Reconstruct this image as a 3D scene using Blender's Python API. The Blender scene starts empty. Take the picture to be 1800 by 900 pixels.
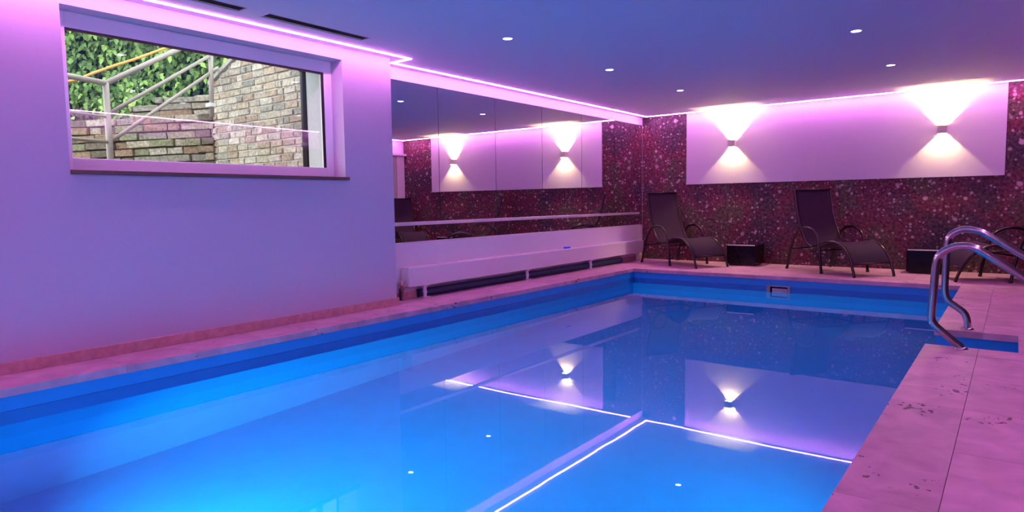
import bpy, bmesh, math, random
from mathutils import Vector, Matrix

sc = bpy.context.scene
COL = sc.collection
random.seed(7)

# ------------------------------------------------------------------ camera
H = 2.4                      # ceiling height
W = 5.6                      # right wall
D = 0.271                    # depth of the mirror recess
YE = -5.98                   # end of the window wall
PL, PR, PB, PN = 0.39, 4.40, -1.64, -10.1   # pool edges: left, right, back, near
YN = -11.6                   # near wall
WZ = -0.21                   # water level
LO = 0.14                    # distance of the light lines from the walls

cam_d = bpy.data.cameras.new('camera')
cam = bpy.data.objects.new('camera', cam_d)
COL.objects.link(cam)
rt = Vector((0.79592591, 0.60521237, -0.01482984))
up = Vector((-0.03683332, 0.07286191, 0.99666165))
fw = Vector((-0.6042725, 0.7927226, -0.08028466))
M = Matrix((rt, up, -fw)).transposed().to_4x4()
M.translation = Vector((4.861, -10.462, 0.9956))
cam.matrix_world = M
cam_d.sensor_width = 36.0
cam_d.lens = 1162.4 / 1800 * 36
cam_d.clip_start = 0.02
sc.camera = cam

# ------------------------------------------------------------------ world, exposure
world = bpy.data.worlds.new('overcast_sky')
sc.world = world
world.use_nodes = True
wn = world.node_tree.nodes
wn['Background'].inputs['Color'].default_value = (0.93, 0.97, 1.0, 1)
wn['Background'].inputs['Strength'].default_value = 3.5
sc.view_settings.view_transform = 'Standard'
sc.view_settings.look = 'None'
sc.view_settings.gamma = 1
sc.view_settings.exposure = 0.0
sc.view_settings.use_curve_mapping = False
sc.cycles.use_denoising = True
sc.cycles.sample_clamp_indirect = 120.0
sc.cycles.max_bounces = 10
sc.cycles.diffuse_bounces = 5
sc.cycles.glossy_bounces = 5
sc.cycles.transparent_max_bounces = 10

LED_COL, LED_STR = (1.0, 0.28, 0.90), 84.0
POOL_COL, POOL_W = (0.02, 0.80, 1.0), 104.0
SCONCE_COL, SCONCE_W = (1.0, 0.77, 0.31), 140.0

# ------------------------------------------------------------------ material helpers
def new_mat(name):
    m = bpy.data.materials.new(name)
    m.use_nodes = True
    return m, m.node_tree.nodes, m.node_tree.links, m.node_tree.nodes['Principled BSDF']

def plain(name, col, rough=0.5, metal=0.0, noise=0.06, scale=8.0, bump=0.0, spec=0.5):
    m, n, l, b = new_mat(name)
    tc = n.new('ShaderNodeTexCoord')
    tx = n.new('ShaderNodeTexNoise'); tx.inputs['Scale'].default_value = scale; tx.inputs['Detail'].default_value = 5
    l.new(tc.outputs['Object'], tx.inputs['Vector'])
    rp = n.new('ShaderNodeValToRGB')
    rp.color_ramp.elements[0].position = 0.3; rp.color_ramp.elements[1].position = 0.7
    rp.color_ramp.elements[0].color = tuple(c * (1 - noise) for c in col) + (1,)
    rp.color_ramp.elements[1].color = tuple(min(1, c * (1 + noise)) for c in col) + (1,)
    l.new(tx.outputs['Fac'], rp.inputs['Fac'])
    l.new(rp.outputs['Color'], b.inputs['Base Color'])
    b.inputs['Roughness'].default_value = rough
    b.inputs['Metallic'].default_value = metal
    b.inputs['Specular IOR Level'].default_value = spec
    if bump:
        bp = n.new('ShaderNodeBump'); bp.inputs['Strength'].default_value = bump; bp.inputs['Distance'].default_value = 0.01
        l.new(tx.outputs['Fac'], bp.inputs['Height']); l.new(bp.outputs['Normal'], b.inputs['Normal'])
    return m

def emit(name, col, strength):
    m, n, l, b = new_mat(name)
    b.inputs['Base Color'].default_value = (0.8, 0.8, 0.8, 1)
    b.inputs['Emission Color'].default_value = tuple(col) + (1,)
    b.inputs['Emission Strength'].default_value = strength
    return m

def schlick(n, l, f0):
    g = n.new('ShaderNodeNewGeometry')
    dt = n.new('ShaderNodeVectorMath'); dt.operation = 'DOT_PRODUCT'
    l.new(g.outputs['Incoming'], dt.inputs[0]); l.new(g.outputs['Normal'], dt.inputs[1])
    ab = n.new('ShaderNodeMath'); ab.operation = 'ABSOLUTE'; l.new(dt.outputs['Value'], ab.inputs[0])
    sb = n.new('ShaderNodeMath'); sb.operation = 'SUBTRACT'; sb.inputs[0].default_value = 1; l.new(ab.outputs[0], sb.inputs[1])
    pw = n.new('ShaderNodeMath'); pw.operation = 'POWER'; l.new(sb.outputs[0], pw.inputs[0]); pw.inputs[1].default_value = 5
    ma = n.new('ShaderNodeMath'); ma.operation = 'MULTIPLY_ADD'
    l.new(pw.outputs[0], ma.inputs[0]); ma.inputs[1].default_value = 1 - f0; ma.inputs[2].default_value = f0
    return ma.outputs[0]

def clear_mat(name, f0, tint, bump_scale=0, bump_strength=0):
    m, n, l, b = new_mat(name)
    n.remove(b)
    out = n['Material Output']
    tr = n.new('ShaderNodeBsdfTransparent'); tr.inputs['Color'].default_value = tuple(tint) + (1,)
    gl = n.new('ShaderNodeBsdfGlossy'); gl.inputs['Roughness'].default_value = 0.0
    gl.inputs['Color'].default_value = (1, 1, 1, 1)
    mx = n.new('ShaderNodeMixShader')
    l.new(schlick(n, l, f0), mx.inputs['Fac'])
    l.new(tr.outputs[0], mx.inputs[1]); l.new(gl.outputs[0], mx.inputs[2])
    l.new(mx.outputs[0], out.inputs['Surface'])
    if bump_scale:
        tc = n.new('ShaderNodeTexCoord')
        tx = n.new('ShaderNodeTexNoise'); tx.inputs['Scale'].default_value = bump_scale; tx.inputs['Detail'].default_value = 2
        l.new(tc.outputs['Object'], tx.inputs['Vector'])
        bp = n.new('ShaderNodeBump'); bp.inputs['Strength'].default_value = bump_strength; bp.inputs['Distance'].default_value = 0.01
        l.new(tx.outputs['Fac'], bp.inputs['Height']); l.new(bp.outputs['Normal'], gl.inputs['Normal'])
    return m

def mural_mat():
    m, n, l, b = new_mat('bokeh_mural')
    tc = n.new('ShaderNodeTexCoord')
    def noise(scale, detail, off):
        mp = n.new('ShaderNodeMapping'); mp.inputs['Location'].default_value = off
        l.new(tc.outputs['Object'], mp.inputs['Vector'])
        t = n.new('ShaderNodeTexNoise'); t.inputs['Scale'].default_value = scale; t.inputs['Detail'].default_value = detail
        l.new(mp.outputs[0], t.inputs['Vector']); return t.outputs['Fac']
    r = n.new('ShaderNodeValToRGB'); cr = r.color_ramp
    cr.elements[0].position = 0.30; cr.elements[0].color = (0.032, 0.024, 0.034, 1)
    cr.elements[1].position = 0.74; cr.elements[1].color = (0.125, 0.085, 0.046, 1)
    for pos, c in ((0.42, (0.066, 0.036, 0.050)), (0.51, (0.130, 0.030, 0.050)), (0.58, (0.085, 0.060, 0.048))):
        e = cr.elements.new(pos); e.color = c + (1,)
    l.new(noise(1.1, 4, (3.1, 0, 1.7)), r.inputs['Fac'])
    grain = n.new('ShaderNodeValToRGB')
    grain.color_ramp.elements[0].position = 0.35; grain.color_ramp.elements[0].color = (0.45, 0.45, 0.45, 1)
    grain.color_ramp.elements[1].position = 0.7; grain.color_ramp.elements[1].color = (1.9, 1.8, 1.8, 1)
    l.new(noise(26, 6, (0, 0, 0)), grain.inputs['Fac'])
    mul = n.new('ShaderNodeMix'); mul.data_type = 'RGBA'; mul.blend_type = 'MULTIPLY'; mul.inputs['Factor'].default_value = 1
    l.new(r.outputs[0], mul.inputs[6]); l.new(grain.outputs[0], mul.inputs[7])
    cur = mul.outputs[2]
    for scale, rad, thr, alpha, off in ((9, 0.36, 0.30, 0.62, (1, 0, 2)), (15, 0.42, 0.15, 0.66, (5, 0, 3)), (25, 0.48, 0.15, 0.6, (2, 0, 7)), (5, 0.25, 0.7, 0.5, (7, 0, 1))):
        mp = n.new('ShaderNodeMapping'); mp.inputs['Location'].default_value = off
        l.new(tc.outputs['Object'], mp.inputs['Vector'])
        v = n.new('ShaderNodeTexVoronoi'); v.inputs['Scale'].default_value = scale
        l.new(mp.outputs[0], v.inputs['Vector'])
        sep = n.new('ShaderNodeSeparateColor'); l.new(v.outputs['Color'], sep.inputs[0])
        # radius depends on the cell, many cells have no dot
        rr = n.new('ShaderNodeMapRange'); rr.inputs['From Min'].default_value = thr; rr.inputs['From Max'].default_value = 1
        rr.inputs['To Min'].default_value = 0.0; rr.inputs['To Max'].default_value = rad
        l.new(sep.outputs[0], rr.inputs['Value'])
        d = n.new('ShaderNodeMath'); d.operation = 'SUBTRACT'; l.new(rr.outputs[0], d.inputs[0]); l.new(v.outputs['Distance'], d.inputs[1])
        e = n.new('ShaderNodeMapRange'); e.inputs['From Min'].default_value = 0; e.inputs['From Max'].default_value = 0.13
        l.new(d.outputs[0], e.inputs['Value'])
        k = n.new('ShaderNodeMath'); k.operation = 'MULTIPLY'; l.new(e.outputs[0], k.inputs[0])
        k2 = n.new('ShaderNodeMath'); k2.operation = 'MULTIPLY'; l.new(sep.outputs[1], k2.inputs[0]); k2.inputs[1].default_value = alpha
        l.new(k2.outputs[0], k.inputs[1])
        mx = n.new('ShaderNodeMix'); mx.data_type = 'RGBA'
        l.new(k.outputs[0], mx.inputs['Factor']); l.new(cur, mx.inputs[6]); mx.inputs[7].default_value = (0.68, 0.48, 0.52, 1)
        cur = mx.outputs[2]
    l.new(cur, b.inputs['Base Color'])
    b.inputs['Roughness'].default_value = 0.55
    b.inputs['Specular IOR Level'].default_value = 0.25
    return m

def travertine():
    m, n, l, b = new_mat('travertine')
    tc = n.new('ShaderNodeTexCoord'); oi = n.new('ShaderNodeObjectInfo')
    ad = n.new('ShaderNodeVectorMath'); ad.operation = 'ADD'
    g = n.new('ShaderNodeNewGeometry')
    l.new(g.outputs['Position'], ad.inputs[0])
    sc_ = n.new('ShaderNodeVectorMath'); sc_.operation = 'SCALE'; sc_.inputs['Scale'].default_value = 13
    l.new(oi.outputs['Random'], sc_.inputs[0]); l.new(sc_.outputs[0], ad.inputs[1])
    t1 = n.new('ShaderNodeTexNoise'); t1.inputs['Scale'].default_value = 5; t1.inputs['Detail'].default_value = 7; t1.inputs['Distortion'].default_value = 0.6
    l.new(ad.outputs[0], t1.inputs['Vector'])
    r = n.new('ShaderNodeValToRGB')
    r.color_ramp.elements[0].position = 0.3; r.color_ramp.elements[0].color = (0.42, 0.24, 0.30, 1)
    r.color_ramp.elements[1].position = 0.7; r.color_ramp.elements[1].color = (0.66, 0.40, 0.47, 1)
    l.new(t1.outputs['Fac'], r.inputs['Fac'])
    hv = n.new('ShaderNodeMapRange'); hv.inputs['To Min'].default_value = 0.88; hv.inputs['To Max'].default_value = 1.08
    l.new(oi.outputs['Random'], hv.inputs['Value'])
    hm = n.new('ShaderNodeVectorMath'); hm.operation = 'SCALE'; l.new(r.outputs[0], hm.inputs[0]); l.new(hv.outputs[0], hm.inputs['Scale'])
    # open pits of the stone, in sparse clusters
    mp = n.new('ShaderNodeMapping'); mp.inputs['Scale'].default_value = (1.0, 0.6, 1.0)
    l.new(ad.outputs[0], mp.inputs['Vector'])
    t2 = n.new('ShaderNodeTexNoise'); t2.inputs['Scale'].default_value = 34; t2.inputs['Detail'].default_value = 3
    l.new(mp.outputs[0], t2.inputs['Vector'])
    t3 = n.new('ShaderNodeTexNoise'); t3.inputs['Scale'].default_value = 2.3; t3.inputs['Detail'].default_value = 2
    l.new(ad.outputs[0], t3.inputs['Vector'])
    mu = n.new('ShaderNodeMath'); mu.operation = 'MULTIPLY'; l.new(t2.outputs['Fac'], mu.inputs[0]); l.new(t3.outputs['Fac'], mu.inputs[1])
    pr = n.new('ShaderNodeMapRange'); pr.inputs['From Min'].default_value = 0.395; pr.inputs['From Max'].default_value = 0.42
    l.new(mu.outputs[0], pr.inputs['Value'])
    mx = n.new('ShaderNodeMix'); mx.data_type = 'RGBA'
    l.new(pr.outputs[0], mx.inputs['Factor']); l.new(hm.outputs[0], mx.inputs[6]); mx.inputs[7].default_value = (0.10, 0.05, 0.05, 1)
    l.new(mx.outputs[2], b.inputs['Base Color'])
    bp = n.new('ShaderNodeBump'); bp.inputs['Strength'].default_value = 0.5; bp.inputs['Distance'].default_value = 0.004; bp.invert = True
    l.new(pr.outputs[0], bp.inputs['Height']); l.new(bp.outputs['Normal'], b.inputs['Normal'])
    b.inputs['Roughness'].default_value = 0.42
    return m

def brick_mat(name, cols):
    m, n, l, b = new_mat(name)
    oi = n.new('ShaderNodeObjectInfo')
    r = n.new('ShaderNodeValToRGB'); r.color_ramp.interpolation = 'CONSTANT'
    cr = r.color_ramp
    cr.elements[0].position = 0; cr.elements[0].color = cols[0] + (1,)
    cr.elements[1].position = 1 / len(cols); cr.elements[1].color = cols[1] + (1,)
    for i in range(2, len(cols)):
        e = cr.elements.new(i / len(cols)); e.color = cols[i] + (1,)
    l.new(oi.outputs['Random'], r.inputs['Fac'])
    g = n.new('ShaderNodeNewGeometry')
    t = n.new('ShaderNodeTexNoise'); t.inputs['Scale'].default_value = 38; t.inputs['Detail'].default_value = 6
    l.new(g.outputs['Position'], t.inputs['Vector'])
    rr = n.new('ShaderNodeMapRange'); rr.inputs['From Min'].default_value = 0.3; rr.inputs['From Max'].default_value = 0.7
    rr.inputs['To Min'].default_value = 0.55; rr.inputs['To Max'].default_value = 1.3
    l.new(t.outputs['Fac'], rr.inputs['Value'])
    s = n.new('ShaderNodeVectorMath'); s.operation = 'SCALE'; l.new(r.outputs[0], s.inputs[0]); l.new(rr.outputs[0], s.inputs['Scale'])
    l.new(s.outputs[0], b.inputs['Base Color'])
    bp = n.new('ShaderNodeBump'); bp.inputs['Strength'].default_value = 0.8; bp.inputs['Distance'].default_value = 0.004
    l.new(t.outputs['Fac'], bp.inputs['Height']); l.new(bp.outputs['Normal'], b.inputs['Normal'])
    b.inputs['Roughness'].default_value = 0.9
    return m

def leaf_mat(name, lo, hi):
    m, n, l, b = new_mat(name)
    oi = n.new('ShaderNodeObjectInfo'); g = n.new('ShaderNodeNewGeometry')
    ad = n.new('ShaderNodeMath'); ad.operation = 'ADD'; l.new(oi.outputs['Random'], ad.inputs[0]); l.new(g.outputs['Random Per Island'], ad.inputs[1])
    fr = n.new('ShaderNodeMath'); fr.operation = 'FRACT'; l.new(ad.outputs[0], fr.inputs[0])
    r = n.new('ShaderNodeValToRGB')
    r.color_ramp.elements[0].color = lo + (1,); r.color_ramp.elements[1].color = hi + (1,)
    l.new(fr.outputs[0], r.inputs['Fac']); l.new(r.outputs[0], b.inputs['Base Color'])
    b.inputs['Roughness'].default_value = 0.45
    return m

WHITE = plain('white_paint', (0.57, 0.51, 0.61), 0.75, noise=0.015, scale=40, bump=0.03)
CEIL = plain('ceiling_paint', (0.70, 0.66, 0.75), 0.8, noise=0.015, scale=40, bump=0.03)
GLOSSW = plain('white_gloss', (0.80, 0.80, 0.80), 0.25, noise=0.01)
GREYP = plain('grey_panel', (0.36, 0.34, 0.36), 0.6)
MURAL = mural_mat()
STONE = travertine()
SKIRT = plain('red_brown_stone', (0.58, 0.33, 0.31), 0.55, noise=0.15, scale=20)
SUB = plain('screed', (0.40, 0.26, 0.25), 0.9)
LINER = plain('pool_liner', (0.006, 0.30, 0.66), 0.45, noise=0.04, scale=6)
SHADE_BAND = plain('liner_shade_band', (0.006, 0.19, 0.50), 0.45, noise=0.06, scale=10)  # darker liner blue that carries the shade above the waterline
WATER, n_, l_, b_ = new_mat('water')
n_.remove(b_)
rf_ = n_.new('ShaderNodeBsdfRefraction'); rf_.inputs['IOR'].default_value = 1.333; rf_.inputs['Roughness'].default_value = 0.0
rf_.inputs['Color'].default_value = (0.80, 0.96, 1.0, 1)
gl_ = n_.new('ShaderNodeBsdfGlossy'); gl_.inputs['Roughness'].default_value = 0.0; gl_.inputs['Color'].default_value = (1, 1, 1, 1)
fr_ = n_.new('ShaderNodeFresnel'); fr_.inputs['IOR'].default_value = 1.333
tc_ = n_.new('ShaderNodeTexCoord'); tx_ = n_.new('ShaderNodeTexNoise'); tx_.inputs['Scale'].default_value = 1.6; tx_.inputs['Detail'].default_value = 2
l_.new(tc_.outputs['Object'], tx_.inputs['Vector'])
bp_ = n_.new('ShaderNodeBump'); bp_.inputs['Strength'].default_value = 0.045; bp_.inputs['Distance'].default_value = 0.01
l_.new(tx_.outputs['Fac'], bp_.inputs['Height']); l_.new(bp_.outputs['Normal'], gl_.inputs['Normal'])
mx_ = n_.new('ShaderNodeMixShader'); l_.new(fr_.outputs[0], mx_.inputs['Fac'])
l_.new(rf_.outputs[0], mx_.inputs[1]); l_.new(gl_.outputs[0], mx_.inputs[2]); l_.new(mx_.outputs[0], n_['Material Output'].inputs['Surface'])
GLASS = clear_mat('window_glass', 0.042, (0.97, 0.985, 0.97))
FRAME = plain('window_plastic', (0.93, 0.93, 0.93), 0.3, noise=0.01)
BLACK = plain('black_rubber', (0.012, 0.012, 0.014), 0.5)
DARKV = plain('vent_black', (0.012, 0.008, 0.016), 0.6)
CHROME = plain('stainless_steel', (0.52, 0.50, 0.48), 0.18, metal=1.0, noise=0.03, scale=30)
ALU = plain('brushed_aluminium', (0.75, 0.72, 0.74), 0.4, metal=0.6, noise=0.04, scale=60)
BRONZE = plain('dark_bronze_tube', (0.05, 0.035, 0.036), 0.2, metal=0.7, noise=0.1)
SLING = plain('dark_sling_fabric', (0.032, 0.012, 0.036), 0.75, noise=0.25, scale=120, bump=0.2, spec=0.15)
LACQ = plain('black_lacquer', (0.008, 0.006, 0.007), 0.15, noise=0.1, spec=0.25)
NAVY = plain('navy_foam', (0.012, 0.03, 0.09), 0.6, noise=0.15)
BLUEP = plain('blue_plastic', (0.02, 0.10, 0.85), 0.35)
BRASS = plain('valve_metal', (0.55, 0.45, 0.42), 0.35, metal=0.8)
LED = emit('light_line', LED_COL, LED_STR)
SPOT = emit('downlight_lens', (1.0, 0.80, 0.95), 14.0)
BULB = emit('sconce_bulb', (1.0, 0.85, 0.6), 20.0)
POOLL = emit('pool_lamp_lens', POOL_COL, 30.0)
SCONCE = plain('sconce_grey', (0.50, 0.42, 0.44), 0.45, noise=0.05)
mir, n_, l_, b_ = new_mat('mirror_silver')
b_.inputs['Metallic'].default_value = 1; b_.inputs['Roughness'].default_value = 0.0
b_.inputs['Base Color'].default_value = (0.80, 0.79, 0.82, 1)
BRICKL = brick_mat('pale_brick', [(0.50, 0.44, 0.34), (0.44, 0.40, 0.33), (0.56, 0.50, 0.40), (0.40, 0.31, 0.23), (0.34, 0.32, 0.27), (0.50, 0.40, 0.29), (0.58, 0.53, 0.45)])
BRICKD = brick_mat('weathered_brick', [(0.34, 0.29, 0.22), (0.27, 0.25, 0.21), (0.40, 0.35, 0.27), (0.28, 0.19, 0.13), (0.23, 0.23, 0.14), (0.42, 0.38, 0.31), (0.16, 0.13, 0.10)])
MORTAR = plain('pale_mortar', (0.74, 0.72, 0.66), 0.95, noise=0.15, scale=30, bump=0.3)
MORTARD = plain('dark_mortar', (0.13, 0.115, 0.09), 0.95, noise=0.3, scale=20, bump=0.4)
COPING = plain('grey_coping', (0.42, 0.40, 0.36), 0.85, noise=0.2, scale=14, bump=0.3)
RENDER = plain('grey_green_render', (0.52, 0.56, 0.52), 0.85, noise=0.05, scale=30)
GALV = plain('pale_painted_steel', (0.38, 0.33, 0.30), 0.45, metal=0.15, noise=0.1)
ORANGE = plain('orange_rail', (0.80, 0.36, 0.06), 0.35, noise=0.1)
PIPE = plain('dark_downpipe', (0.022, 0.02, 0.02), 0.5)
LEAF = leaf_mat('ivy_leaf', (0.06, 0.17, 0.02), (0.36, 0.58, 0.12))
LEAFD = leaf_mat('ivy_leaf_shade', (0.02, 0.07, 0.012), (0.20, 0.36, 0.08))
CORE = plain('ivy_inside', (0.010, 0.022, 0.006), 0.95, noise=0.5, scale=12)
EARTH = plain('earth', (0.12, 0.10, 0.07), 0.95, noise=0.3)

# ------------------------------------------------------------------ geometry helpers
def obj(name, bm, mat, parent=None, smooth=False):
    me = bpy.data.meshes.new(name)
    if name != 'pool_water': bmesh.ops.recalc_face_normals(bm, faces=bm.faces)
    bm.to_mesh(me); bm.free()
    if smooth:
        for p in me.polygons: p.use_smooth = True
    if mat: me.materials.append(mat)
    o = bpy.data.objects.new(name, me)
    COL.objects.link(o)
    if parent: o.parent = parent
    return o

def empty(name, loc=(0, 0, 0), rz=0.0):
    o = bpy.data.objects.new(name, None)
    COL.objects.link(o); o.location = loc; o.rotation_euler = (0, 0, rz)
    o.empty_display_size = 0.1
    return o

def tag(o, label, cat, group=None, kind=None):
    o['label'] = label; o['category'] = cat
    if group: o['group'] = group
    if kind: o['kind'] = kind
    return o

def struct(o):
    o['kind'] = 'structure'
    return o

def box(bm, x0, x1, y0, y1, z0, z1, bev=0.0):
    tmp = bmesh.new()
    vs = [tmp.verts.new((x, y, z)) for x in (x0, x1) for y in (y0, y1) for z in (z0, z1)]
    for f in ((0, 1, 3, 2), (4, 6, 7, 5), (0, 4, 5, 1), (2, 3, 7, 6), (0, 2, 6, 4), (1, 5, 7, 3)):
        tmp.faces.new([vs[i] for i in f])
    bmesh.ops.recalc_face_normals(tmp, faces=tmp.faces)
    if bev:
        bmesh.ops.bevel(tmp, geom=list(tmp.edges), offset=bev, segments=2, affect='EDGES', profile=0.5)
    me = bpy.data.meshes.new('tmp'); tmp.to_mesh(me); tmp.free()
    bm.from_mesh(me); bpy.data.meshes.remove(me)

def bx(name, mat, parent, *c, bev=0.0):
    bm = bmesh.new(); box(bm, *c, bev=bev)
    return obj(name, bm, mat, parent)

def catmull(pts, k=6):
    P = [Vector(p) for p in pts]; out = []
    for i in range(len(P) - 1):
        a = P[i - 1] if i else P[0] * 2 - P[1]
        b, c = P[i], P[i + 1]
        d = P[i + 2] if i + 2 < len(P) else P[-1] * 2 - P[-2]
        for j in range(k):
            t = j / k
            out.append(0.5 * ((2 * b) + (c - a) * t + (2 * a - 5 * b + 4 * c - d) * t * t + (3 * b - a - 3 * c + d) * t ** 3))
    out.append(P[-1]); return out

def tube(bm, pts, r, seg=10, caps=True):
    P = [Vector(p) for p in pts]
    t0 = (P[1] - P[0]).normalized()
    ref = Vector((0, 0, 1)) if abs(t0.z) < 0.9 else Vector((1, 0, 0))
    nrm = (ref - t0 * ref.dot(t0)).normalized()
    rings = []
    for i, p in enumerate(P):
        t = (P[min(i + 1, len(P) - 1)] - P[max(i - 1, 0)]).normalized()
        nrm = (nrm - t * nrm.dot(t)).normalized()
        b = t.cross(nrm)
        rings.append([bm.verts.new(p + (nrm * math.cos(2 * math.pi * s / seg) + b * math.sin(2 * math.pi * s / seg)) * r) for s in range(seg)])
    for a, c in zip(rings, rings[1:]):
        for s in range(seg):
            bm.faces.new((a[s], a[(s + 1) % seg], c[(s + 1) % seg], c[s]))
    if caps:
        bm.faces.new(rings[0][::-1]); bm.faces.new(rings[-1])

def lathe(bm, prof, seg=20, at=(0, 0, 0), axis='z'):
    rings = []
    for r, z in prof:
        ring = []
        for s in range(seg):
            a = 2 * math.pi * s / seg
            x, y = r * math.cos(a), r * math.sin(a)
            v = {'z': (x, y, z), 'x': (z, x, y), 'y': (x, z, y)}[axis]
            ring.append(bm.verts.new(Vector(v) + Vector(at)))
        rings.append(ring)
    for a, c in zip(rings, rings[1:]):
        for s in range(seg):
            bm.faces.new((a[s], a[(s + 1) % seg], c[(s + 1) % seg], c[s]))
    bm.faces.new(rings[0]); bm.faces.new(rings[-1])

def copy_tree(o, parent=None):
    c = o.copy(); COL.objects.link(c)
    if parent: c.parent = parent
    for ch in list(o.children): copy_tree(ch, c)
    return c

# ------------------------------------------------------------------ room shell
WY0, WY1, WZ0, WZ1 = -8.767, -6.56, 1.25, 2.295      # window opening
OUT = -0.47                                          # outer face of the house wall
bm = bmesh.new()
box(bm, OUT, 0, YN, WY0, -0.05, H + 0.1)
box(bm, OUT, 0, WY1, YE, -0.05, H + 0.1)
box(bm, OUT, 0, WY0, WY1, -0.05, WZ0)
box(bm, OUT, 0, WY0, WY1, WZ1, H + 0.1)
struct(obj('wall_left', bm, WHITE))
struct(bx('wall_recess', WHITE, None, OUT, -D, YE, 0.2, -0.05, H + 0.1))
struct(bx('wall_back', MURAL, None, -D, W + 0.2, 0, 0.2, -0.05, H + 0.1))
struct(bx('wall_right', WHITE, None, W, W + 0.2, YN, 0, -0.05, H + 0.1))
struct(bx('wall_near', WHITE, None, 0, W, YN - 0.2, YN, -0.05, H + 0.1))
# ceiling with two slots for the vents and holes are left to the fittings' own depth
ceil = bmesh.new()
VX0, VX1 = 0.345, 0.465
VENTS = [(-8.72, -7.75), (-7.575, -6.625)]
box(ceil, -D, VX0, YN, 0, H, H + 0.1)
box(ceil, VX1, W, YN, 0, H, H + 0.1)
yy = YN
for a, b in VENTS:
    box(ceil, VX0, VX1, yy, a, H, H + 0.1); yy = b
box(ceil, VX0, VX1, yy, 0, H, H + 0.1)
struct(obj('ceiling', ceil, CEIL))

# white panel on the back wall and the low panel under the mirror
struct(bx('trim_1', WHITE, None, 0.527, 4.728, -0.022, 0.0, 1.25, H, bev=0.002))
struct(bx('trim_2', GLOSSW, None, -D, -D + 0.03, YE, -0.13, 0.0, 0.583, bev=0.003))
# right wall as it shows in the mirror: white panel with pelmet, recessed grey door, dark base
struct(bx('trim_3', WHITE, None, W - 0.03, W, -0.24, -0.015, 1.08, 2.10, bev=0.003))
struct(bx('trim_4', WHITE, None, W - 0.10, W, YN, -0.005, 2.07, 2.115, bev=0.003))
dr = struct(bx('door_1', GREYP, None, W - 0.012, W, -1.25, -0.24, 1.08, 2.07, bev=0.002))
bm = bmesh.new()
tube(bm, catmull([(W - 0.012, -0.42, 1.72), (W - 0.05, -0.42, 1.70), (W - 0.06, -0.42, 1.66), (W - 0.04, -0.42, 1.62), (W - 0.012, -0.42, 1.62)], 4), 0.01, 8)
obj('door_handle', bm, BLACK, dr, True)
struct(bx('trim_5', plain('dark_plum_panel', (0.05, 0.04, 0.065), 0.5), None, W - 0.02, W, -1.25, -0.005, 0.0, 1.08))
struct(bx('trim_6', plain('dark_wall_cladding', (0.035, 0.025, 0.035), 0.6), None, W - 0.02, W, YN, -1.25, 0.0, 2.07))
struct(bx('baseboard_left', SKIRT, None, 0, 0.018, YN, YE + 0.018, 0.0, 0.074, bev=0.002))
struct(bx('baseboard_recess', SKIRT, None, -D, -D + 0.045, YE + 0.1, -0.1, 0.0, 0.07, bev=0.002))

# ------------------------------------------------------------------ floor of stone slabs
NX, NY0, NY1 = 4.906, -5.24, -4.60                    # ladder niche
floor = bmesh.new()
box(floor, -D, PL - 0.16, YE, 0, -0.40, -0.052)
box(floor, 0, PL - 0.16, YN, YE, -0.40, -0.052)
box(floor, PL - 0.16, W, PB + 0.16, 0, -0.40, -0.052)
box(floor, PL - 0.16, W, YN, PN - 0.16, -0.40, -0.052)
box(floor, PR + 0.16, W, PN - 0.16, NY0 - 0.1, -0.40, -0.052)
box(floor, PR + 0.16, W, NY1 + 0.1, PB + 0.16, -0.40, -0.052)
box(floor, NX + 0.1, W, NY0 - 0.1, NY1 + 0.1, -0.40, -0.052)
FLOOR = struct(obj('floor', floor, SUB))
slabs = []
def rects(x0, x1, y0, y1, xs=None, ys=None):
    X = [x0] + [x for x in (xs or []) if x0 < x < x1] + [x1]
    Y = [y0] + [y for y in (ys or []) if y0 < y < y1] + [y1]
    for a, b in zip(X, X[1:]):
        for c, d in zip(Y, Y[1:]): slabs.append((a, b, c, d))
ys_long = [-11.6 + 0.98 * k for k in range(1, 12)]
rects(0, PL, YN, YE, ys=ys_long)
rects(0, PL, YE, PB, ys=ys_long)
rects(-D, 0, YE, 0, ys=[YE + 0.98 * k for k in range(1, 7)])
xs = [0.39 + 0.643 * k for k in range(0, 8)]
rects(0, PR, PB, PB + 0.31, xs=xs)
rects(0, PR, PB + 0.31, 0, xs=[x + 0.3 for x in xs] , ys=[PB + 0.31 + 0.443 * k for k in (1, 2)])
rects(PL, PR, YN, PN - 0.0, xs=xs, ys=[PN - 0.31, PN - 0.95])
yj = [-6.14 + 0.643 * k for k in range(-9, 11)]
rects(PR, 4.70, YN, 0, ys=[-6.785 + 1.286 * k for k in range(-4, 6)] )
rects(4.70, W, YN, 0, xs=[5.13], ys=yj)
final = []
for (a, b, c, d) in slabs:                            # cut the niche out
    if b <= PR or a >= NX or d <= NY0 or c >= NY1:
        final.append((a, b, c, d)); continue
    if c < NY0: final.append((a, b, c, NY0))
    if d > NY1: final.append((a, b, NY1, d))
    if b > NX: final.append((NX, b, max(c, NY0), min(d, NY1)))
cache = {}
G = 0.0007
for (a, b, c, d) in final:
    if b - a < 0.01 or d - c < 0.01: continue
    key = (round(b - a, 3), round(d - c, 3))
    if key not in cache:
        t = bmesh.new(); w, h = key
        box(t, -w / 2 + G, w / 2 - G, -h / 2 + G, h / 2 - G, -0.05, 0, bev=0.0016)
        o = obj('slab', t, STONE, FLOOR); cache[key] = o.data
    else:
        o = bpy.data.objects.new('slab', cache[key]); COL.objects.link(o); o.parent = FLOOR
    o.location = ((a + b) / 2, (c + d) / 2, random.uniform(-0.0012, 0))

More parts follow.
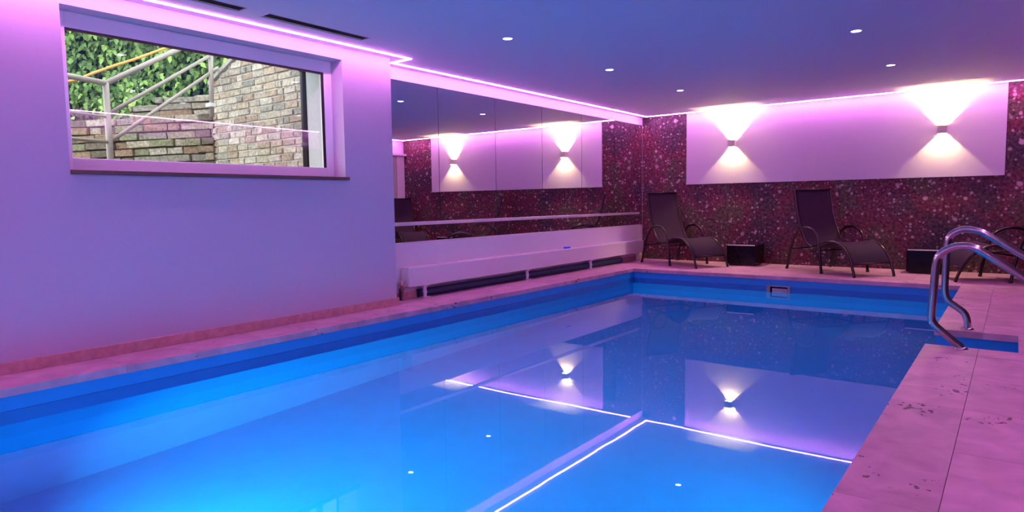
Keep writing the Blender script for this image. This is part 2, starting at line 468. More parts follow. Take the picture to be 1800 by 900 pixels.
# ------------------------------------------------------------------ pool
ZB = -1.45; I = 0.014
basin = bmesh.new()
x0, x1, y0, y1 = PL - I, PR + I, PN - I, PB + I
box(basin, x0 - 0.14, x1 + 0.14, y0 - 0.14, y1 + 0.14, ZB - 0.14, ZB)
box(basin, x0 - 0.14, x0, y0 - 0.14, y1 + 0.14, ZB, -0.052)
box(basin, x0, x1, y1, y1 + 0.14, ZB, -0.052)
box(basin, x0, x1, y0 - 0.14, y0, ZB, -0.052)
box(basin, x1, x1 + 0.14, y0 - 0.14, NY0 - I, ZB, -0.052)
box(basin, x1, x1 + 0.14, NY1 + I, y1 + 0.14, ZB, -0.052)
box(basin, x1, x1 + 0.14, NY0 - I, NY1 + I, ZB, -0.5)
# niche for the ladder
box(basin, x1 + 0.14, NX + I + 0.08, NY0 - I, NY1 + I, -0.58, -0.5)
box(basin, NX + I, NX + I + 0.08, NY0 - I, NY1 + I, -0.5, -0.052)
box(basin, x1 + 0.14, NX + I + 0.08, NY0 - I - 0.08, NY0 - I, -0.58, -0.052)
box(basin, x1 + 0.14, NX + I + 0.08, NY1 + I, NY1 + I + 0.08, -0.58, -0.052)
BASIN = tag(obj('pool_basin', basin, LINER), 'blue lined swimming pool basin sunk into the pink stone deck', 'pool')
S0, S1 = WZ - 0.005, -0.135
for c in ((x0, x0 + 0.004, y0, y1), (x0 + 0.004, x1 - 0.004, y1 - 0.004, y1), (x1 - 0.004, x1, y0, NY0 - I), (x1 - 0.004, x1, NY1 + I, y1)):
    bx('shade_band', SHADE_BAND, BASIN, *c, S0, S1)  # bands paint the shade just above the water onto the liner
wt = bmesh.new()
def quad(bm, x0, x1, y0, y1, z):
    bm.faces.new([bm.verts.new(v) for v in ((x0, y0, z), (x1, y0, z), (x1, y1, z), (x0, y1, z))])
quad(wt, x0 - 0.004, x1, y0 - 0.004, y1 + 0.004, WZ)
quad(wt, x1, NX + I + 0.004, NY0 - I - 0.004, NY1 + I + 0.004, WZ)
tag(obj('pool_water', wt, WATER), 'still clear blue water filling the swimming pool', 'water', kind='stuff')
# underwater lamps on the right-hand pool wall
def pool_lamp(loc, rz, label, watts, spread, z=-0.75):
    t = tag(empty('pool_lamp', (loc[0], loc[1], z), rz), label, 'lamp', 'underwater lamps in the pool wall')
    b1 = bmesh.new(); lathe(b1, [(0.17, 0), (0.17, -0.02), (0.145, -0.035), (0.135, -0.02), (0.135, 0)], 28, axis='x'); obj('trim_ring', b1, CHROME, t, True)
    b2 = bmesh.new(); lathe(b2, [(0.133, 0), (0.133, -0.022), (0.09, -0.03), (0.0001, -0.032)], 28, axis='x'); obj('lens', b2, POOLL, t, True)
    ld = bpy.data.lights.new('pool_lamp_light', 'AREA'); ld.shape = 'DISK'; ld.size = 0.24; ld.energy = watts; ld.color = POOL_COL; ld.spread = math.radians(spread)
    lo = bpy.data.objects.new('pool_lamp_light', ld); COL.objects.link(lo); lo.parent = t; lo.location = (-0.045, 0, 0)
    lo.rotation_euler = Vector((-1, 0, -0.22)).to_track_quat('-Z', 'Z').to_euler()
pool_lamp((1.9, y0), -math.pi / 2, 'round underwater lamp in the pool end wall nearest the camera', POOL_W, 110)
pool_lamp((x1, -7.0), 0, 'round underwater lamp in the right pool wall before the ladder', POOL_W * 0.10, 150)
# skimmer
sk = tag(empty('skimmer', (2.45, y1, -0.185)), 'grey rectangular skimmer mouth in the far pool wall', 'skimmer')
bm = bmesh.new()
box(bm, -0.145, 0.145, -0.016, 0, 0.045, 0.06); box(bm, -0.145, 0.145, -0.016, 0, -0.065, -0.05)
box(bm, -0.145, -0.10, -0.016, 0, -0.05, 0.045); box(bm, 0.115, 0.145, -0.016, 0, -0.05, 0.045)
obj('frame', bm, plain('grey_plastic', (0.30, 0.29, 0.30), 0.5), sk)
bx('flap', plain('pale_grey_plastic', (0.42, 0.38, 0.36), 0.5), sk, -0.075, 0.11, -0.012, -0.004, -0.05, 0.025)
bx('dark_gap', BLACK, sk, -0.10, 0.115, -0.004, 0, -0.05, 0.045)  # flat black sheet, shade of the open mouth put into its colour

# ------------------------------------------------------------------ ceiling light lines
def led(name_label, segs):
    b = bmesh.new()
    for s in segs: box(b, s[0], s[1], s[2], s[3], H - 0.007, H)
    return tag(obj('light_strip', b, LED), name_label, 'light', 'light lines around the ceiling')
h = 0.007
led('white pink light line along ceiling above the window wall with hooked end', [(LO - h, LO + h, YN + LO, YE + LO - h), (-D + LO + h, LO + h, YE + LO - h, YE + LO + h)])
led('white pink light line along ceiling above the mirror', [(-D + LO - h, -D + LO + h, YE + LO - h, -LO - h)])
led('white pink light line along ceiling above the wall lights', [(-D + LO - h, W - LO + h, -LO - h, -LO + h)])
led('light line along ceiling above the right wall, seen in the mirror', [(W - LO - h, W - LO + h, YN + LO + h, -LO - h)])

led('added unseen light line along ceiling above the wall behind the camera', [(LO + h, W - LO + h, YN + LO - h, YN + LO + h)])  # unseen run added to bring more red light onto the walls

# downlights
def downlight(x, y, label):
    t = tag(empty('downlight', (x, y, H)), label, 'downlight', 'round recessed ceiling downlights')
    b1 = bmesh.new(); lathe(b1, [(0.046, 0), (0.046, -0.004), (0.041, -0.006), (0.038, -0.003), (0.038, 0)], 24); obj('bezel', b1, GLOSSW, t, True)
    b2 = bmesh.new(); lathe(b2, [(0.039, -0.0005), (0.039, -0.004), (0.0001, -0.0045)], 24); obj('lens', b2, SPOT, t)
for x, y, s in ((1.34, -5.86, 'nearest of the three downlights running towards the far wall above the pool'),
                (1.345, -4.08, 'middle of the three downlights running towards the far wall above the pool'),
                (1.38, -2.29, 'farthest of the three downlights running above the pool, nearest the mirror corner'),
                (3.73, -4.14, 'upper of the two downlights at the right of the ceiling'),
                (3.74, -2.285, 'lower of the two right-hand downlights, nearest the right wall light'),
                (3.73, -5.95, 'right-hand downlight overhead just outside the picture'),
                (1.34, -7.70, 'left-hand downlight overhead near the camera'),
                (3.73, -7.75, 'right-hand downlight overhead near the camera')):
    downlight(x, y, s)

# vents
for (a, b), s in zip(VENTS, ('dark slot air vent in the ceiling cut by the top edge of the picture', 'dark slot air vent in the ceiling nearer the mirror')):
    t = tag(empty('ceiling_vent', ((VX0 + VX1) / 2, (a + b) / 2, H)), s, 'vent', 'slot vents in the ceiling')
    L = (b - a) / 2; w = (VX1 - VX0) / 2
    f = bmesh.new()
    e = 0.004
    box(f, -w - 0.004, -w + e, -L - 0.004, L + 0.004, -0.002, 0.004); box(f, w - e, w + 0.004, -L - 0.004, L + 0.004, -0.002, 0.004)
    box(f, -w + e, w - e, -L - 0.004, -L + e, -0.002, 0.004); box(f, -w + e, w - e, L - e, L + 0.004, -0.002, 0.004)
    obj('frame', f, WHITE, t)
    bx('dark_plate', DARKV, t, -w + e, w - e, -L + e, L - e, 0.008, 0.016)  # black plate set in the slot so its inside reads dark
    for k in range(3):
        x = -0.03 + 0.03 * k
        bx('vane', DARKV, t, x - 0.003, x + 0.003, -L + e, L - e, 0.0005, 0.007)

# ------------------------------------------------------------------ mirror
mr = tag(empty('wall_mirror', (-D, YE, 0.585)), 'tall wall mirror of joined panels above the radiator', 'mirror')
ms = [YE, -5.05, -4.04, -3.03, -2.01, -1.0, -0.02]
for a, b in zip(ms, ms[1:]):
    bx('mirror_panel', mir, mr, 0.0, 0.006, a - YE + 0.0035, b - YE - 0.0035, 0.0, 2.275 - 0.585)
bx('backing', BLACK, mr, 0.0, 0.002, 0.0, -0.02 - YE, 0.0, 2.275 - 0.585)
bx('rail', ALU, mr, 0.0065, 0.022, 0.0, -0.15 - YE, 0.185, 0.222, bev=0.003)
bx('bottom_strip', ALU, mr, 0.0065, 0.012, 0.0, -0.1 - YE, 0.0, 0.010)

# ------------------------------------------------------------------ wall lights
def sconce(x, label):
    t = tag(empty('wall_sconce', (x, -0.022, 1.866)), label, 'wall light', 'square up and down wall lights')
    s = 0.054; k = 0.006; zz = 0.053
    b = bmesh.new()
    box(b, -s, -s + k, -0.106, 0, -zz, zz); box(b, s - k, s, -0.106, 0, -zz, zz)
    box(b, -s + k, s - k, -0.106, -0.106 + k, -zz, zz)
    obj('housing', b, SCONCE, t)
    bx('back_plate', GLOSSW, t, -s + k, s - k, -0.006, 0, -zz + 0.004, zz - 0.004)
    bb = bmesh.new(); lathe(bb, [(0.011, -0.001), (0.011, 0.001)], 14, at=(0, -0.05, 0)); obj('bulb', bb, BULB, t, True)
    for dz in (-1, 1):
        ld = bpy.data.lights.new('sconce_light', 'SPOT'); ld.energy = SCONCE_W / 2; ld.color = SCONCE_COL; ld.shadow_soft_size = 0.004
        ld.spot_size = math.radians(150); ld.spot_blend = 1.0
        lo = bpy.data.objects.new('sconce_light', ld); COL.objects.link(lo); lo.parent = t; lo.location = (0, -0.05, 0.004 * dz); lo.rotation_euler = (math.radians(180) if dz > 0 else 0, 0, 0)
sconce(1.295, 'left square wall light on the white panel, shining up and down')
sconce(4.055, 'right square wall light on the white panel, shining up and down')

# ------------------------------------------------------------------ radiator
ra = tag(empty('radiator', (-0.18, -3.0, 0.0)), 'long low white convector radiator on short feet under the mirror', 'radiator')
ra_y0, ra_y1 = -5.69 + 3.0, -0.27 + 3.0
bm = bmesh.new()
box(bm, 0.05, 0.062, ra_y0, ra_y1, 0.135, 0.335, bev=0.003)
box(bm, -0.055, -0.043, ra_y0, ra_y1, 0.135, 0.335, bev=0.003)
obj('casing', bm, GLOSSW, ra)
bm = bmesh.new()
for k in range(7):
    x = -0.04 + 0.0135 * k
    box(bm, x, x + 0.009, ra_y0 + 0.005, ra_y1 - 0.005, 0.327, 0.339)
obj('top_grille', bm, GLOSSW, ra)
for y in (ra_y0, ra_y1 - 0.012):
    bx('end_cap', GLOSSW, ra, -0.043, 0.05, y, y + 0.012, 0.14, 0.328, bev=0.002)
bx('heat_core', plain('dull_fins', (0.45, 0.44, 0.44), 0.5), ra, -0.035, 0.042, ra_y0 + 0.05, ra_y1 - 0.05, 0.15, 0.29)
for y in (-5.43, -3.56, -1.95, -0.42):
    f = bmesh.new()
    box(f, -0.02, 0.055, y + 3 - 0.05, y + 3 + 0.05, 0.0, 0.009, bev=0.002)
    lathe(f, [(0.022, 0.009), (0.022, 0.05), (0.029, 0.05), (0.029, 0.066), (0.022, 0.066), (0.022, 0.12)], 12, at=(0.02, y + 3, 0))
    box(f, -0.02, 0.055, y + 3 - 0.04, y + 3 + 0.04, 0.119, 0.134, bev=0.002)
    obj('foot', f, GLOSSW, ra)
v = bmesh.new()
lathe(v, [(0.014, 0.0), (0.014, 0.10), (0.02, 0.10), (0.02, 0.15), (0.024, 0.15), (0.024, 0.20), (0.016, 0.205)], 14, at=(0.005, ra_y0 - 0.05, 0.0))
vo = obj('valve', v, BRASS, ra, True)
v = bmesh.new(); tube(v, catmull([(0.005, ra_y0 - 0.05, 0.13), (0.02, ra_y0 - 0.03, 0.15), (0.02, ra_y0 + 0.012, 0.16)], 5), 0.012, 10); obj('connector', v, BRASS, vo, True)
v = bmesh.new(); tube(v, [(-0.03, ra_y0 - 0.05, 0.0), (-0.03, ra_y0 - 0.05, 0.11), (-0.03, ra_y0 + 0.01, 0.16)], 0.013, 10); obj('supply_pipe', v, plain('dark_pipe', (0.05, 0.03, 0.035), 0.4), ra, True)
v = bmesh.new(); tube(v, catmull([(0.0, ra_y1 - 0.002, 0.28), (0.0, ra_y1 + 0.06, 0.28), (0.0, ra_y1 + 0.09, 0.22), (0.0, ra_y1 + 0.09, 0.0)], 4), 0.013, 10); obj('return_pipe', v, BRASS, ra, True)
# rolled cover lying behind the feet
rc = bmesh.new()
tube(rc, [(0, -2.28, 0), (0, -2.26, 0), (0, 2.26, 0), (0, 2.28, 0)], 0.045, 14)
o = tag(obj('cover_roll', rc, NAVY, smooth=True), 'long thin dark blue roll lying on the deck under the radiator', 'pool cover')
o.location = (-0.205, -3.20, 0.045)
bt = bmesh.new()
box(bt, -0.022, 0.022, -0.06, 0.06, 0.0, 0.026, bev=0.008)
o = tag(obj('blue_block', bt, BLUEP), 'small bright blue block lying on the radiator top', 'blue_block')  # small blue block on top of the grille
o.location = (-0.186, -2.55, 0.339)

# ------------------------------------------------------------------ window
wi = struct(empty('window_1', (0, 0, 0)))
GX0, GX1 = -0.215, -0.155        # frame depth
gy0, gy1, gz0, gz1 = -8.69, -6.645, 1.338, 2.19
for c in ((WY0, gy0, WZ0, WZ1), (gy1, WY1, WZ0, WZ1), (gy0, gy1, WZ0, gz0), (gy0, gy1, gz1, WZ1)):
    bx('frame', FRAME, wi, GX0, GX1, c[0], c[1], c[2], c[3], bev=0.004)
bm = bmesh.new(); g = 0.019
box(bm, GX1 - 0.012, GX1 - 0.004, gy0, gy1, gz1 - g, gz1)
box(bm, GX1 - 0.012, GX1 - 0.004, gy1 - g * 1.4, gy1, gz0, gz1 - g)
obj('gasket', bm, BLACK, wi)
bx('pane', GLASS, wi, -0.192, -0.172, gy0 - 0.01, gy1 + 0.01, gz0 - 0.01, gz1 + 0.01)
bx('sill', plain('brown_sill', (0.16, 0.08, 0.07), 0.6), wi, GX1, 0.024, WY0 - 0.0, WY1 + 0.03, WZ0 - 0.028, WZ0, bev=0.003)
bx('outer_sill', COPING, wi, OUT - 0.04, GX0, WY0, WY1, WZ0, WZ0 + 0.03)
bx('outer_jamb', RENDER, wi, OUT, GX0, WY1 - 0.045, WY1, WZ0 + 0.03, WZ1)

# ------------------------------------------------------------------ yard outside the window
struct(bx('ground', EARTH, None, -8, OUT, -12, -2, 0.9, 1.0))
pipe = bmesh.new()
tube(pipe, [(0, 0, 0), (0, 0, 2.0)], 0.030, 12)
for z in (0.55, 1.25): lathe(pipe, [(0.038, z), (0.038, z + 0.04)], 12)
o = tag(obj('downpipe', pipe, PIPE, smooth=True), 'dark drainpipe beside the pale brick wall outside the window', 'pipe')
o.location = (OUT - 0.045, WY1 - 0.045, 1.0)

def brick_mesh(L, Hh, Dp, mat, seed):
    rnd = random.Random(seed)
    t = bmesh.new(); box(t, -L / 2, L / 2, -Dp / 2, Dp / 2, -Hh / 2, Hh / 2, bev=0.006)
    for v_ in t.verts:
        v_.co += Vector((rnd.uniform(-1, 1) * 0.005, rnd.uniform(-1, 1) * 0.005, rnd.uniform(-1, 1) * 0.0045))
    o = obj('brick', t, mat)
    return o
def lay(parent, mat, origin, direction, normal, length_at, z0, courses, ch, lens, tilt, jig, seed):
    """rows of single bricks in a running bond, parented to a wall"""
    rnd = random.Random(seed)
    protos = [brick_mesh(1.0, 1.0, 1.0, mat, seed)]          # placeholder removed below
    bpy.data.objects.remove(protos[0])
    meshes = {}
    ang = math.atan2(direction.y, direction.x)
    for c in range(courses):
        z = z0 + c * ch
        a0, a1 = length_at(z + ch * 0.5)
        s = a0 - rnd.uniform(0, 0.12)
        while s < a1 - 0.03:
            L = rnd.choice(lens)
            e = min(s + L, a1); st = max(s, a0); s += L
            ln = round(e - st - 0.014, 2)
            if ln < 0.03: continue
            key = (ln, rnd.randrange(3))
            if key not in meshes:
                o = brick_mesh(ln, ch - 0.015, 0.10, mat, hash(key) % 9999)
                meshes[key] = o.data; o.parent = parent
            else:
                o = bpy.data.objects.new('brick', meshes[key]); COL.objects.link(o); o.parent = parent
            m_ = (st + e) / 2
            p = origin + direction * m_ - normal * (0.05 - rnd.uniform(0, jig))
            o.location = (p.x, p.y, z + ch / 2 + math.tan(tilt) * m_)
            o.rotation_euler = (rnd.uniform(-0.02, 0.02), -tilt + rnd.uniform(-0.012, 0.012), ang)

# pale wall running away from the window at the right
bw = tag(empty('brick_wall', (-1.3, WY1 - 0.05, 1.0)), 'pale buff brick wall outside the window, right half', 'wall')
Mi = Matrix.Translation(-Vector((-1.3, WY1 - 0.05, 1.0)))
org = Vector((OUT, WY1 - 0.05, 0)) - Vector((-1.3, WY1 - 0.05, 1.0))
LEN = 1.68
def top_at(s): return 2.80 if s < 0.45 else 2.80 - (s - 0.45) * 0.40
def len_at(z):
    zz = z + 1.0
    return (0.0, LEN) if zz < 2.31 else (0.0, min(LEN, 0.45 + (2.80 - zz) / 0.40))
lay(bw, BRICKL, Vector((OUT + 1.3 - 0.02, 0, 0)), Vector((-1, 0, 0)), Vector((0, -1, 0)), len_at, 0.22, 22, 0.071, [0.21, 0.205, 0.215, 0.105, 0.19], 0.0, 0.012, 11)
bm = bmesh.new()
pts = [(0, 1.2), (LEN, 1.2), (LEN, top_at(LEN)), (0.45, 2.80), (0, 2.80)]
va = [bm.verts.new((OUT - s + 1.3 - 0.02, 0.012, z - 1.0)) for s, z in pts]
vb = [bm.verts.new((OUT - s + 1.3 - 0.02, 0.16, z - 1.0)) for s, z in pts]
bm.faces.new(va); bm.faces.new(vb[::-1])
for i in range(5): bm.faces.new((va[i], va[(i + 1) % 5], vb[(i + 1) % 5], vb[i]))
obj('mortar', bm, MORTAR, bw)
# sloping coping stones on top
for k in range(4):
    s0, s1 = 0.45 + k * 0.31, 0.45 + (k + 1) * 0.31 - 0.012
    b = bmesh.new()
    vs = []
    for s in (s0, s1):
        for y in (-0.03, 0.19):
            for dz in (0.0, 0.045):
                vs.append(b.verts.new((OUT - s + 1.3 - 0.02, y, top_at(s) - 1.0 + 0.004 + dz)))
    for f in ((0, 1, 3, 2), (4, 6, 7, 5), (0, 4, 5, 1), (2, 3, 7, 6), (0, 2, 6, 4), (1, 5, 7, 3)): b.faces.new([vs[i] for i in f])
    obj('coping_stone', b, COPING, bw)

# weathered terrace wall across the back, two tiers
DIR = Vector((-0.796, -0.605, 0)); NRM = Vector((0.605, -0.796, 0))
tw = tag(empty('terrace_wall', (-2.14, -6.60, 1.0)), 'weathered stepped brick terrace wall below the ivy outside the window', 'wall')
tl = -0.035
lay(tw, BRICKD, Vector((0, 0, 0)), DIR, NRM, lambda z: (0.0, 1.75), 0.25, 9, 0.085, [0.20, 0.26, 0.17, 0.31, 0.13], tl, 0.05, 23)
lay(tw, BRICKD, -NRM * 0.16, DIR, NRM, lambda z: (0.0, 1.02 if z < 1.16 else 0.72), 1.02, 3, 0.075, [0.30, 0.36, 0.25, 0.17], tl, 0.05, 31)
def slab_poly(name, mat, parent, dist, off, z0, z1, depth, t):
    b = bmesh.new(); vs = []
    for s in (0, dist):
        for o_ in (off, off - depth):
            for z in (z0, z1 + math.tan(t) * s):
                p = DIR * s + NRM * o_; vs.append(b.verts.new((p.x, p.y, z)))
    for f in ((0, 1, 3, 2), (4, 6, 7, 5), (0, 4, 5, 1), (2, 3, 7, 6), (0, 2, 6, 4), (1, 5, 7, 3)): b.faces.new([vs[i] for i in f])
    return obj(name, b, mat, parent)
slab_poly('mortar', MORTARD, tw, 1.75, -0.022, 0.2, 1.01, 0.2, tl)
slab_poly('mortar', MORTARD, tw, 0.70, -0.182, 0.9, 1.21, 0.2, tl)

# steel railing of the yard stair
rl = tag(empty('stair_railing', (-1.453, -7.944, 1.0)), 'pale steel stair railing with slanting bars outside the window', 'railing')
def rel(p): return Vector(p) - Vector((-1.453, -7.944, 1.0))
def bar(name, a, b, r=0.02):
    t = bmesh.new(); tube(t, [rel(a), rel(b)], r, 10); return obj(name, t, GALV, rl, True)
bar('post', (-1.453, -7.944, 1.0), (-1.453, -7.944, 2.085), 0.026)
bar('post', (-1.893, -6.760, 1.94), (-1.905, -6.728, 2.74), 0.024)
bar('handrail', (-1.453, -7.943, 2.08), (-1.91, -6.715, 2.80), 0.024)
bar('handrail', (-1.453, -7.943, 2.08), (-1.13, -8.81, 2.08), 0.024)
bar('slanting_bar', (-1.454, -7.94, 1.818), (-1.90, -6.742, 2.575), 0.017)
bar('slanting_bar', (-1.453, -7.941, 1.574), (-1.949, -6.640, 2.470), 0.017)
bar('level_bar', (-1.453, -7.944, 1.575), (-1.13, -8.81, 1.575), 0.016)
bar('level_bar', (-1.453, -7.944, 1.79), (-1.13, -8.81, 1.79), 0.012)
t = bmesh.new(); box(t, -0.045, 0.045, -0.035, 0.035, -0.02, 0.02, bev=0.006)
o = obj('glint_block', t, plain('glint_white', (0.8, 0.8, 0.8), 0.4), rl); o.location = rel((-1.893, -6.765, 2.06))  # white block stands in for a downlight's reflection in the pane
t = bmesh.new()
tube(t, catmull([(-1.30, -8.50, 1.97), (-1.433, -8.203, 2.062), (-1.494, -8.039, 2.149), (-1.576, -7.82, 2.261), (-1.664, -7.584, 2.375), (-1.735, -7.393, 2.474), (-1.90, -6.95, 2.70)], 5), 0.0115, 10)
o = tag(obj('orange_rail', t, ORANGE, smooth=True), 'orange curved rail rising beside the stair railing outside the window', 'railing')

# ivy hedge beyond
iv = tag(empty('ivy_hedge', (-3.2, -6.6, 1.0)), 'dense bright green ivy hedge behind the terrace wall outside the window', 'hedge')
IO = Vector((-3.2, -6.6, 1.0))
A0, A1 = Vector((-4.9, -7.55, 0)), Vector((-2.35, -5.45, 0))
HD = (A1 - A0); HL = HD.length; HD.normalize(); HN = Vector((HD.y, -HD.x, 0))
def leaf_bm(bm, M_):
    L = [(0, 0, 0), (0.44, 0.14, 0.02), (0.20, 0.34, 0.07), (0.34, 0.56, 0.03), (0.0, 1.15, -0.14), (-0.34, 0.56, 0.03), (-0.20, 0.34, 0.07), (-0.44, 0.14, 0.02)]
    vs = [bm.verts.new(M_ @ Vector(p)) for p in L]; c = bm.verts.new(M_ @ Vector((0, 0.45, -0.03)))
    for i in range(8): bm.faces.new((vs[i], vs[(i + 1) % 8], c))
def bulge(s, z):
    return 0.10 * math.sin(s * 4.1 + 1) + 0.09 * math.sin(z * 5.2 + s * 2.3) + 0.05 * math.sin(s * 11 + z * 7)
def leaf_matrix(rnd, s, z, dep, size):
    p = A0 + HD * s + HN * (bulge(s, z) + dep); p.z = z
    out = (HN + Vector((rnd.uniform(-.6, .6), rnd.uniform(-.6, .6), rnd.uniform(-0.1, 0.9)))).normalized()
    down = Vector((rnd.uniform(-.7, .7), rnd.uniform(-.7, .7), -1.0)); down = (down - out * down.dot(out)).normalized()
    side = down.cross(out)
    m_ = Matrix((side * size, down * size, out * size)).transposed().to_4x4(); m_.translation = p - IO
    return m_
rnd = random.Random(5)
lm = bmesh.new(); leaf_bm(lm, Matrix.Identity(4))
lmesh = None
for k in range(290):
    s = rnd.uniform(0.15, HL - 0.1); z = rnd.uniform(2.0, 3.35)
    mm = leaf_matrix(rnd, s, z, rnd.uniform(0.05, 0.16), rnd.uniform(0.06, 0.095))
    if lmesh is None:
        o = obj('leaf', lm, LEAF, iv); lmesh = o.data
    else:
        o = bpy.data.objects.new('leaf', lmesh); COL.objects.link(o); o.parent = iv
    o.matrix_local = mm
mass = bmesh.new()
for k in range(6500):
    s = rnd.uniform(0, HL); z = rnd.uniform(1.75, 3.6)
    gap = (s - 1.25) ** 2 / 0.004 + (z - 2.55) ** 2 / 0.004
    if gap < 1: continue
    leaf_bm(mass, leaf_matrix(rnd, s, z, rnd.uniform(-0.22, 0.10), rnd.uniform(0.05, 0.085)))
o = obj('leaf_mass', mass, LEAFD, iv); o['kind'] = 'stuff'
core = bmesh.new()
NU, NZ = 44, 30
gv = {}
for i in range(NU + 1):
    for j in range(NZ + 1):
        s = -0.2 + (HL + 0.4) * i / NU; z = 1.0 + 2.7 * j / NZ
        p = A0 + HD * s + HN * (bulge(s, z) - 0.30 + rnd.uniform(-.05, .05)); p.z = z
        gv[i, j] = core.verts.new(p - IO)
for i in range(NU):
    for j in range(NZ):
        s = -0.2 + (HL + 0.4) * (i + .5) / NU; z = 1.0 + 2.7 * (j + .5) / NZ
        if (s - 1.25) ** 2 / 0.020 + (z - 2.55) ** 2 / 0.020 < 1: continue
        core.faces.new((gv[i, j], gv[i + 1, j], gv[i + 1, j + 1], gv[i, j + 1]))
obj('dark_backing', core, CORE, iv)  # dark sheet backing the leaves, closes the gaps between them
for k in range(5):
    s = 0.3 + 0.55 * k
    b = bmesh.new(); q = [A0 + HD * (s + 0.08 * math.sin(3 * j + k)) + HN * (bulge(s, 1 + 0.5 * j) - 0.2) + Vector((0, 0, 1.0 + 0.5 * j)) - IO for j in range(5)]
    tube(b, catmull(q, 3), 0.016, 7); obj('stem', b, EARTH, iv, True)

# ------------------------------------------------------------------ sun loungers
def make_lounger(loc, th, label):
    t = tag(empty('sun_lounger', loc, th), label, 'lounger', 'dark sun loungers by the far wall')
    wr, wa = 0.285, 0.350
    prof = [(0.045, 1.125), (0.072, 0.98), (0.125, 0.77), (0.205, 0.57), (0.305, 0.42), (0.42, 0.352), (0.54, 0.352), (0.67, 0.392), (0.79, 0.425), (0.91, 0.425), (1.03, 0.38), (1.13, 0.30), (1.21, 0.19), (1.262, 0.08), (1.287, 0.0)]
    c = catmull([(s, 0, z) for s, z in prof], 5)
    for sg in (-1, 1):
        b = bmesh.new(); tube(b, [(p.x, sg * wr, p.z) for p in c], 0.017, 10); obj('side_rail', b, BRONZE, t, True)
        arm = [(0.0, 0.0), (0.05, 0.18), (0.11, 0.36), (0.19, 0.50), (0.29, 0.575), (0.40, 0.60), (0.50, 0.59), (0.59, 0.545), (0.65, 0.46), (0.69, 0.33), (0.725, 0.15), (0.748, 0.0)]
        b = bmesh.new(); tube(b, catmull([(s, sg * wa, z) for s, z in arm], 5), 0.018, 10)
        ar = obj('armrest', b, BRONZE, t, True)
        for s in (0.0, 0.748):
            b = bmesh.new(); lathe(b, [(0.0215, 0), (0.0215, 0.03)], 12, at=(s, sg * wa, 0)); obj('foot_cap', b, BLACK, ar, True)
        b = bmesh.new(); tube(b, [(0.085, sg * wa, 0.30), (0.695, sg * wa, 0.305)], 0.011, 8); obj('side_bar', b, BRONZE, t, True)
    # cross bars tie the two sides together
    for s, z, w in ((0.085, 0.30, wa), (0.695, 0.305, wa), (0.055, 1.118, wr), (1.225, 0.165, wr)):
        b = bmesh.new(); tube(b, [(s, -w, z), (s, w, z)], 0.012, 8); obj('cross_bar', b, BRONZE, t, True)
    # fabric stretched between the side rails, sagging a little in the middle
    b = bmesh.new(); rows = []
    pts = [p for p in c if p.z > 0.165 or p.x < 1.0]
    N = 10
    for i, p in enumerate(pts):
        tan = (pts[min(i + 1, len(pts) - 1)] - pts[max(i - 1, 0)]).normalized(); nn = Vector((-tan.z, 0, tan.x))
        row = []
        for side in (0, 1):
            for k in range(N + 1):
                q = -1 + 2 * k / N
                sag = 0.018 * (1 - q * q)
                off = nn * (0.005 if side else -0.005)
                base = Vector((p.x, q * (wr - 0.006), p.z)) + (nn * sag if nn.z < 0 else -nn * sag) + off
                row.append(b.verts.new(base))
        rows.append(row)
    M2 = N + 1
    for r0, r1 in zip(rows, rows[1:]):
        for k in range(N):
            b.faces.new((r0[k], r0[k + 1], r1[k + 1], r1[k]))
            b.faces.new((r0[M2 + k], r1[M2 + k], r1[M2 + k + 1], r0[M2 + k + 1]))
        b.faces.new((r0[0], r1[0], r1[M2], r0[M2])); b.faces.new((r0[N], r0[M2 + N], r1[M2 + N], r1[N]))
    for r in (rows[0], rows[-1]):
        for k in range(N): b.faces.new((r[k], r[M2 + k], r[M2 + k + 1], r[k + 1]))
    obj('sling', b, SLING, t, True)
    return t
l1 = make_lounger((0.225, -0.369, 0), -0.52, 'dark high-backed sun lounger in the corner beside the mirror')
l2 = copy_tree(l1); l2.location = (2.512, -0.332, 0); l2.rotation_euler = (0, 0, -0.72)
l2['label'] = 'dark high-backed sun lounger in the middle, between the two low black boxes'
l3 = copy_tree(l1); l3.location = (5.36, -0.46, 0); l3.rotation_euler = (0, 0, math.atan2(-0.44, -0.9))
l3['label'] = 'dark sun lounger behind the steel handrails, cut by the right edge'

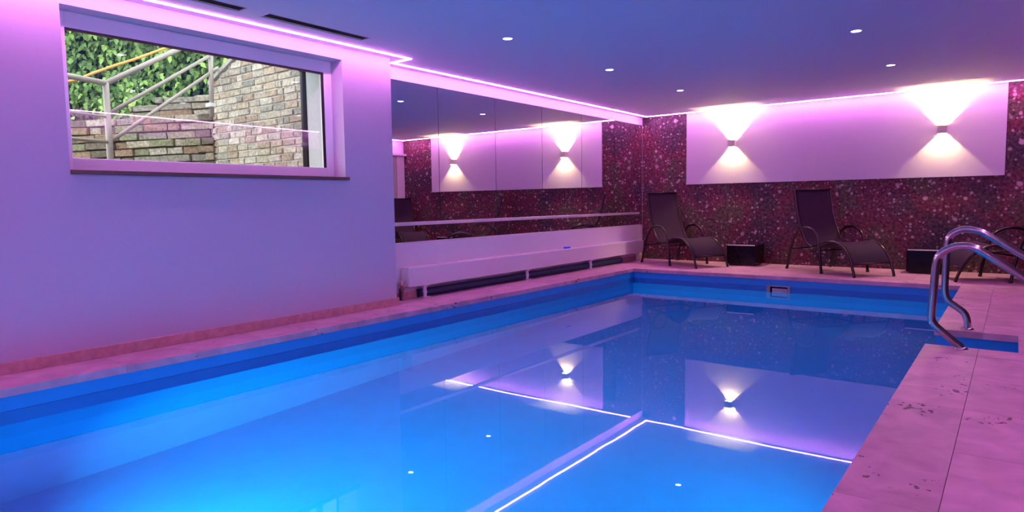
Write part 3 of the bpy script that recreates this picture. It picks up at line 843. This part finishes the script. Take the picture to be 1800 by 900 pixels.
# low black lacquer tables
def black_table(x0, x1, label):
    w = x1 - x0
    t = tag(empty('side_table', (x0 + w / 2, -0.265, 0)), label, 'table', 'low black box tables by the far wall')
    bx('table_top', LACQ, t, -w / 2, w / 2, -0.215, 0.215, 0.285, 0.31, bev=0.003)
    bx('edge_trim', ALU, t, -w / 2 + 0.01, w / 2 - 0.01, -0.221, -0.205, 0.300, 0.313, bev=0.003)
    for sx in (-1, 1): bx('side_panel', LACQ, t, sx * w / 2 - (0.022 if sx > 0 else 0), sx * w / 2 + (0.022 if sx < 0 else 0), -0.21, 0.21, 0.02, 0.285, bev=0.002)
    bx('front_panel', LACQ, t, -w / 2 + 0.022, w / 2 - 0.022, -0.20, -0.18, 0.02, 0.285)
    bx('back_panel', LACQ, t, -w / 2 + 0.022, w / 2 - 0.022, 0.18, 0.20, 0.02, 0.285)
    bx('plinth', BLACK, t, -w / 2 + 0.03, w / 2 - 0.03, -0.19, 0.19, 0.0, 0.02)
black_table(1.37, 1.80, 'low glossy black box table right of the corner lounger')
black_table(3.74, 4.18, 'low glossy black box table left of the steel handrails')

# ------------------------------------------------------------------ pool ladder handrails
def handrail(y, pts, label):
    t = tag(empty('handrail', (pts[0][0], y, 0)), label, 'handrail', 'steel handrails of the pool ladder')
    b = bmesh.new(); tube(b, catmull([(x - pts[0][0], 0, z) for x, z in pts], 7), 0.0245, 14); obj('tube', b, CHROME, t, True)
    for x in (pts[0][0], pts[-1][0]):
        f = bmesh.new(); lathe(f, [(0.042, 0.0), (0.042, 0.004), (0.032, 0.012), (0.0255, 0.014)], 20, at=(x - pts[0][0], 0, 0)); obj('floor_flange', f, CHROME, t, True)
handrail(-5.30, [(4.606, 0.0), (4.600, 0.018), (4.565, 0.045), (4.477, 0.122), (4.446, 0.160), (4.436, 0.21), (4.444, 0.375), (4.453, 0.55), (4.474, 0.615), (4.526, 0.656), (4.587, 0.672), (4.655, 0.663), (4.72, 0.623), (4.915, 0.487), (5.30, 0.205), (5.44, 0.09), (5.475, 0.0)], 'nearer curved steel handrail of the pool ladder')
handrail(-4.50, [(4.603, 0.0), (4.600, 0.06), (4.578, 0.12), (4.524, 0.165), (4.473, 0.21), (4.452, 0.285), (4.453, 0.46), (4.457, 0.64), (4.476, 0.70), (4.508, 0.73), (4.565, 0.749), (4.645, 0.736), (4.72, 0.695), (4.918, 0.562), (5.30, 0.29), (5.47, 0.14), (5.51, 0.0)], 'farther curved steel handrail of the pool ladder, behind the first')
